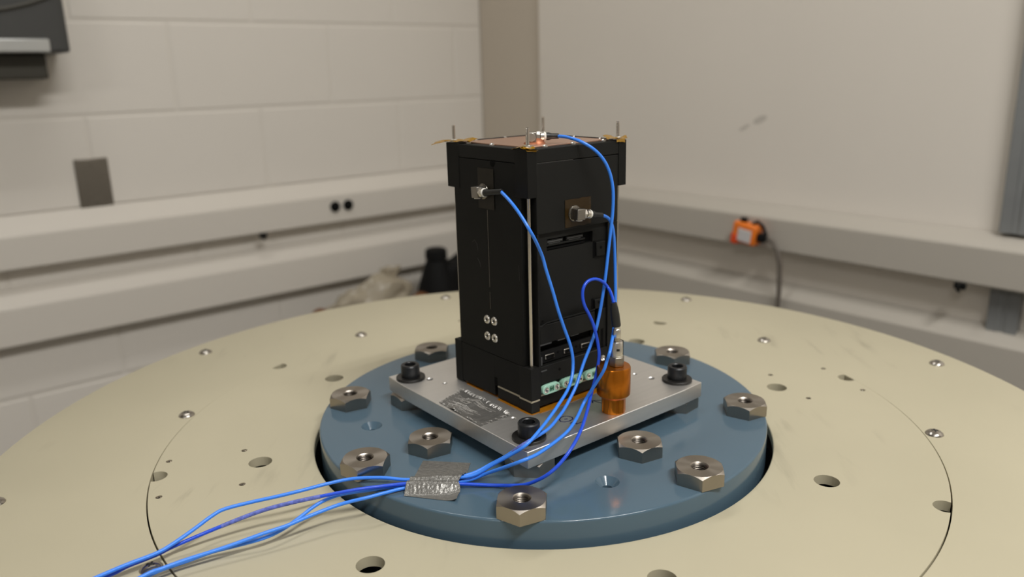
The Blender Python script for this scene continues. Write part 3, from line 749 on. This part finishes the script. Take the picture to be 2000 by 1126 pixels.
# accelerometers: n is the face normal, d the way the plug points (box frame)
def accel(label, p, n, d, base_m='pad', stem=None):
    n = Vector(n).normalized(); d = Vector(d).normalized()
    t = thing('accelerometer', label, 'sensor', bw(*p), ANG, 'three cube sensors glued to the box')
    b = aim((0,0,0), n)
    part(t, 'glue_pad', MB().lathe([(0,0),(6.2,0),(6.0,.7),(5.0,1.3),(0,1.4)], 28, b), base_m)
    mx = aim((0,0,0), n, d)
    # block axes: z along n; x/y chosen so that one side faces d
    side = n.cross(d).normalized(); dd = side.cross(n).normalized()
    fr = Matrix((dd, side, n)).transposed().to_4x4()
    part(t, 'sensor_block', MB().box(-4.4,3.6,-4.2,4.2,1.2,8.6,fr), 'grey', bevel=.6)
    part(t, 'side_cap', MB().cyl(3.3,0,.8,20,fr @ T(-.4,-4.2,4.9) @ RX(math.pi/2)), 'silver', bevel=.2)
    part(t, 'socket_hex', MB().hexa(3.9, 3.6, 6.3, fr @ T(0,0,4.9) @ RY(math.pi/2)), 'silver', bevel=.2)
    return t, fr
accel('small steel cube sensor glued to the left face of the black box', (-50.4,2.4,167.0), (-1,0,0), (0,-1,.08))
accel('small steel cube sensor glued to the right face of the black box', (-5.2,-50.6,150.6), (0,-1,0), (1,0,-.06))
tt, fr = accel('small steel cube sensor on the copper top of the black box', (-20.6,-20.6,202.1), (0,0,1), (.76,-.65,0), 'copper2')
part(tt, 'copper_mesh', MB().lathe([(6.4,0),(5.2,1.4),(4.9,4),(4.3,4.2),(4.3,.2)], 20, fr @ T(4,1,0), closed=True), 'copper2', label='loose copper braid')

# cables: point lists are world millimetres
C1 = [(-26.7,-62.5,193.8),(-21.3,-71.5,189.8),(-16.1,-79.6,184.8),(-10.7,-85.0,177.6),(-5.8,-88.6,169.7),(-1.6,-83.7,160.5),(2.7,-74.3,147.8),(5.5,-72.6,136.6),(8.8,-71.7,125.1),(11.3,-70.9,115.8),(13.9,-69.9,105.6),(18.1,-67.2,91.4),(22.7,-65.1,77.1),(24.6,-64.8,67.9),(25.0,-65.8,60.4),(23.9,-71.0,52.8),(20.2,-80.7,46.0),(12.6,-96.0,40.3),(6.0,-110.1,37.0),(-1.9,-128.5,35.0),(-10.4,-140.9,31.0),(-20.4,-139.9,23.6),(-35.1,-136.6,13.5),(-49.6,-137.9,6.0),(-71.1,-138.6,5.0),(-94.9,-136.8,3.0),(-113.0,-136.2,4.4),(-132.9,-136.6,4.0),(-149.5,-142.9,3.7),(-164.8,-152.5,4.0),(-180.5,-159.1,3.2),(-196.1,-165.3,2.6),(-210.9,-172.5,2.0),(-217.4,-178.2,0.5),(-226.1,-189.5,-3.0),(-235.1,-202.0,-5.8),(-241.6,-209.5,-7.0),(-254.6,-219.7,-7.7),(-265.6,-228.1,-9.0)]
C2 = [(15.3,-29.9,230.1),(21.3,-35.1,229.8),(27.2,-40.7,228.6),(33.0,-43.8,226.5),(39.0,-44.6,223.1),(44.3,-44.1,218.9),(49.0,-42.7,213.4),(52.5,-41.3,207.1),(55.0,-40.2,200.0),(56.6,-39.9,191.1),(56.9,-39.9,181.8),(56.4,-39.9,170.9),(55.0,-40.2,157.1),(53.0,-41.7,139.5),(51.4,-43.2,125.7),(49.4,-44.6,111.4),(46.9,-47.1,97.3),(43.5,-51.5,84.3),(38.8,-56.6,72.3),(33.8,-62.2,61.8),(30.3,-67.8,53.6),(26.4,-75.2,45.7),(18.1,-90.0,36.0),(12.4,-101.3,32.9),(5.4,-114.2,30.5),(-4.5,-126.1,29.2),(-13.4,-132.3,26.4),(-24.5,-128.5,16.7),(-35.8,-124.8,8.5),(-50.3,-130.1,3.4),(-71.4,-137.1,2.2),(-94.1,-142.5,1.4),(-107.6,-145.0,1.7),(-120.7,-147.8,1.0),(-136.5,-151.9,0.7),(-147.6,-156.3,-1.0),(-155.3,-162.4,-3.2),(-162.3,-170.6,-6.0),(-170.7,-181.2,-8.2),(-180.4,-190.0,-9.0),(-195.1,-195.9,-10.3),(-209.8,-201.3,-11.5),(-223.1,-209.2,-12.8),(-235.4,-217.9,-13.0),(-244.9,-226.9,-13.5)]
C3 = [(48.1,-36.8,170.5),(51.5,-34.6,169.2),(54.8,-32.5,166.4),(57.1,-30.8,161.3),(58.6,-29.3,152.9),(59.6,-27.9,138.3),(60.2,-27.9,121.7),(60.4,-29.7,103.3),(59.9,-32.1,91.3),(57.6,-50.2,85.7),(51.3,-88.2,80.4),(48.6,-89.8,71.9),(46.0,-90.4,64.2),(38.9,-85.6,49.5),(32.5,-83.2,37.0),(26.3,-99.6,32.0),(19.4,-114.1,28.7),(9.8,-128.5,27.0),(-2.8,-146.1,26.6),(-13.8,-154.1,25.5),(-25.6,-147.4,17.5),(-38.7,-138.1,8.0),(-51.2,-137.1,2.4),(-71.0,-140.7,1.4),(-93.8,-146.4,2.0),(-106.4,-153.1,2.3),(-118.2,-159.5,2.2),(-128.1,-162.5,1.3),(-137.5,-165.5,-0.0),(-146.4,-170.6,-1.1),(-155.1,-176.6,-2.0),(-166.6,-184.2,-3.7),(-179.3,-191.8,-4.5),(-200.2,-203.4,-6.9),(-220.1,-214.7,-8.0),(-232.2,-223.4,-8.5),(-240.3,-229.8,-9.0)]
C4 = [(55.4,-67.5,109.4),(55.1,-55.5,111.9),(53.1,-47.0,115.7),(48.2,-49.5,121.7),(42.0,-53.9,124.8),(36.3,-58.1,123.8),(33.1,-61.5,119.6),(32.6,-62.2,113.0),(34.2,-61.9,106.0),(37.4,-60.4,99.1),(40.4,-59.2,91.7),(42.7,-59.6,83.6),(44.4,-61.1,75.0),(45.1,-63.0,67.4),(44.1,-65.2,59.5),(42.0,-68.2,50.7),(39.4,-71.8,42.5),(33.9,-98.3,37.0),(27.9,-124.8,34.1),(21.0,-142.6,30.0),(13.4,-150.4,23.0),(5.7,-154.2,17.0),(-3.0,-152.9,10.7),(-13.6,-149.1,5.0),(-33.3,-143.8,2.0),(-52.0,-143.9,3.0),(-70.3,-145.5,4.4),(-93.4,-145.7,4.7),(-110.6,-149.0,4.7),(-125.6,-153.4,5.0),(-145.4,-158.9,4.0),(-170.2,-165.0,1.5),(-190.0,-172.1,-1.0),(-215.6,-184.9,-6.0),(-235.6,-198.3,-9.3),(-244.2,-205.2,-11.0),(-257.4,-215.3,-12.1),(-267.8,-224.2,-13.5)]

def tail(P, off):
    x, y, z = P[-1]
    return P + [(x-28, y-22+off, -12.5), (x-62, y-50+off, -14.8), (x-90, y-73+off, -15.1), (x-116, y-95+off, -15.2), (x-138, y-113+off, -18), (x-147, y-121+off, -34), (x-151, y-124+off, -90), (x-152, y-125+off, -240)]
def smooth(P, n=5):
    V = [Vector(p) for p in P]; out = []
    for i in range(len(V)-1):
        p0 = V[max(i-1,0)]; p1 = V[i]; p2 = V[i+1]; p3 = V[min(i+2,len(V)-1)]
        for k in range(n):
            t = k/n
            out.append(.5*((2*p1) + (-p0+p2)*t + (2*p0-5*p1+4*p2-p3)*t*t + (-p0+3*p1-3*p2+p3)*t**3))
    out.append(V[-1]); return out
def cable(label, P, off, start, m='cable', sleeves=(), name='sensor_cable'):
    """start: world point at the sensor end where the plug begins"""
    base = Vector(start)
    t = thing(name, label, 'cable', base, 0, 'blue sensor cables')
    pts = smooth(tail(P, off))
    part(t, 'jacket', MB().tube(pts, 1.25, 10), m, base, smooth=60)
    for x0, x1 in sleeves:
        seg = [p for p in pts if x0 <= p.x <= x1 and p.y < -100]
        part(t, 'clear_sleeve', MB().tube(seg, 1.4, 10), 'sleeve', base, smooth=60, label='speckled clear sleeve over the cable')
    e = Vector(P[0]); d = (e - base).normalized(); L = (e - base).length
    f = aim(base, d)
    part(t, 'plug_nut', MB().lathe([(1.2,0),(3.5,0),(3.6,.5),(3.4,2.6),(1.2,2.7)], 24, f, closed=True), 'silver', base)
    part(t, 'collar_ring', MB().lathe([(1.2,2.7),(3.3,2.7),(3.5,3.2),(3.0,4.4),(1.2,4.5)], 24, f, closed=True), 'white', base, label='white collar ring')
    part(t, 'boot', MB().lathe([(1.0,4.4),(2.8,4.4),(2.9,6.5),(2.5,7.8),(2.15,9),(2.0,L+.8),(1.7,L+1.4),(1.0,L+1.4)], 24, f, closed=True), 'rubber', base, label='black rubber boot')
    return t
cable('blue cable from the left face sensor, crossing the front corner of the black box', C1, 0, bw(-57.0,-4.6,167.2))
cable('blue cable from the copper top sensor, arching over the right side of the box', C2, -3, bw(-15.9,-24.6,207.2), sleeves=((-22,-6),))
cable('blue cable from the right face sensor, running down beside the right rod', C3, -11, bw(1.6,-56.3,150.1))
# fourth cable: deep blue, from the upright sensor on the amber stud
SX, SY = 58.2, -67.5
t4 = thing('sensor_cable', 'deep blue cable looping up from the upright sensor on the amber stud', 'cable', (SX-.6,SY,92.0), 0, 'blue sensor cables')
b4 = Vector((SX-.6,SY,92.0))
pts4 = smooth(tail(C4, 7))
part(t4, 'jacket', MB().tube(pts4, 1.25, 10), 'cabled', b4, smooth=60)
part(t4, 'clear_sleeve', MB().tube([p for p in pts4 if -214 <= p.x <= -150], 1.4, 10), 'sleeve', b4, smooth=60, label='speckled clear sleeve over the cable')
ft4 = aim(b4, Vector(C4[0]) - b4)
L4 = (Vector(C4[0]) - b4).length
part(t4, 'boot', MB().lathe([(1,-.6),(3.2,-.6),(3.4,.4),(3.35,9),(2.9,14),(2.2,L4+.4),(1,L4+.6)], 24, ft4, closed=True), 'rubber', b4, label='black rubber boot')

# amber wrapped stud with the upright sensor
IX, IY = 55.9, -67.6
t = thing('amber_stud', 'thick round stud wrapped in amber film on the right side of the plate', 'stud', (IX,IY,ZP), 0)
part(t, 'lower_barrel', MB().lathe([(0,.1),(9.0,.1),(9.0,13),(0,13)], 40), 'iso', label='narrow lower barrel')
wr_ = MB()
for k in range(9):
    a = 2*math.pi*k/9
    wr_.tube([(9.0*math.cos(a), 9.0*math.sin(a), .4), (9.05*math.cos(a+.04), 9.05*math.sin(a+.04), 12)], .35, 6)
part(t, 'film_fold', wr_, 'iso')
part(t, 'upper_barrel', MB().lathe([(0,12.6),(10.8,12.6),(12.8,14.8),(12.9,16),(12.9,36.2),(12.3,37.2),(0,37.2)], 56), 'iso', label='wide upper barrel')
t = thing('upright_sensor', 'upright cylindrical steel sensor screwed into the amber stud', 'sensor', (SX,SY,ZP+37.3), 0)
part(t, 'hex_base', MB().hexa(5.9, 0, 7.4, RZ(.25)), 'grey', bevel=.5)
part(t, 'barrel', MB().lathe([(0,7.4),(4.7,7.4),(4.7,8.2),(4.45,8.4),(4.45,18.6),(4.0,19.3),(0,19.3)], 32), 'silver')
part(t, 'neck', MB().lathe([(0,19.3),(2.5,19.3),(2.5,22.4),(0,22.4)], 24), 'thread')
part(t, 'coupling_nut', MB().lathe([(0,22.4),(3.0,22.4),(3.1,23),(3.1,28),(2.8,29),(2.4,29.4),(2.4,31),(0,31)], 24, T(-.2,0,0)), 'silver')
part(t, 'engraved_mark', MB().prism([(-1.1,-4.62),(1.2,-4.62),(1.2,-4.3),(-1.1,-4.3)], 12.6, 14.4, RZ(.08)), 'slot', label='small dark engraved mark')

# grey tape holding the cables to the disc
TL, TR, BR, BLc = Vector((-88.2,-103.4)), Vector((-52.4,-107.8)), Vector((-57.4,-162.5)), Vector((-94.4,-154.2))
under = [q for P in (C1, C2, C3, C4) for q in smooth(P, 8) if -104 < q.x < -42 and q.y < -115]
def duct(u, v):
    """the tape is draped over the cables: a tent with steep flanks on either side of the bundle"""
    p = TL.lerp(TR, u).lerp(BLc.lerp(BR, u), v)
    h = 0.42
    for q in under:
        d = math.hypot(q.x - p.x, q.y - p.y)
        if d < 9: h = max(h, q.z + 2.0 - .16*d*d if d < 3 else q.z + 2.0 - 1.44 - .96*(d-3))
    k = min(1, max(0, (h-.6)/2.5))
    wr = (abs(noise.noise(Vector((u*13, v*14, 3))))*.55 + abs(noise.noise(Vector((u*24, v*22, 7))))*.35)*k + noise.noise(Vector((u*4, v*4, 8)))*.12
    curl = 2.4*max(0, (u-.78)/.22)**2*max(0, (v-.62)/.38)
    ex = .7*noise.noise(Vector((v*6, 1, 1)))*(u > .97) - 2.6*(max(0,(u-.9)/.1))*math.exp(-((v-.64)/.07)**2)
    return (p.x + 73 + ex, p.y + 133, h + wr + curl)
dt = solo('grey_tape', MB().slab(duct, 60, 60, .25), 'duct', 'grey cloth tape patch holding the blue cables on the disc', 'tape', (-73,-133,0), 0, smooth=70)
bpy.context.view_layer.update()

# ------------------------------------------------------------------ turn everything into the scene frame
for o in list(scene.objects):
    if o.parent is None and o.type not in ('CAMERA', 'LIGHT'):
        o.matrix_world = TURN @ o.matrix_basis
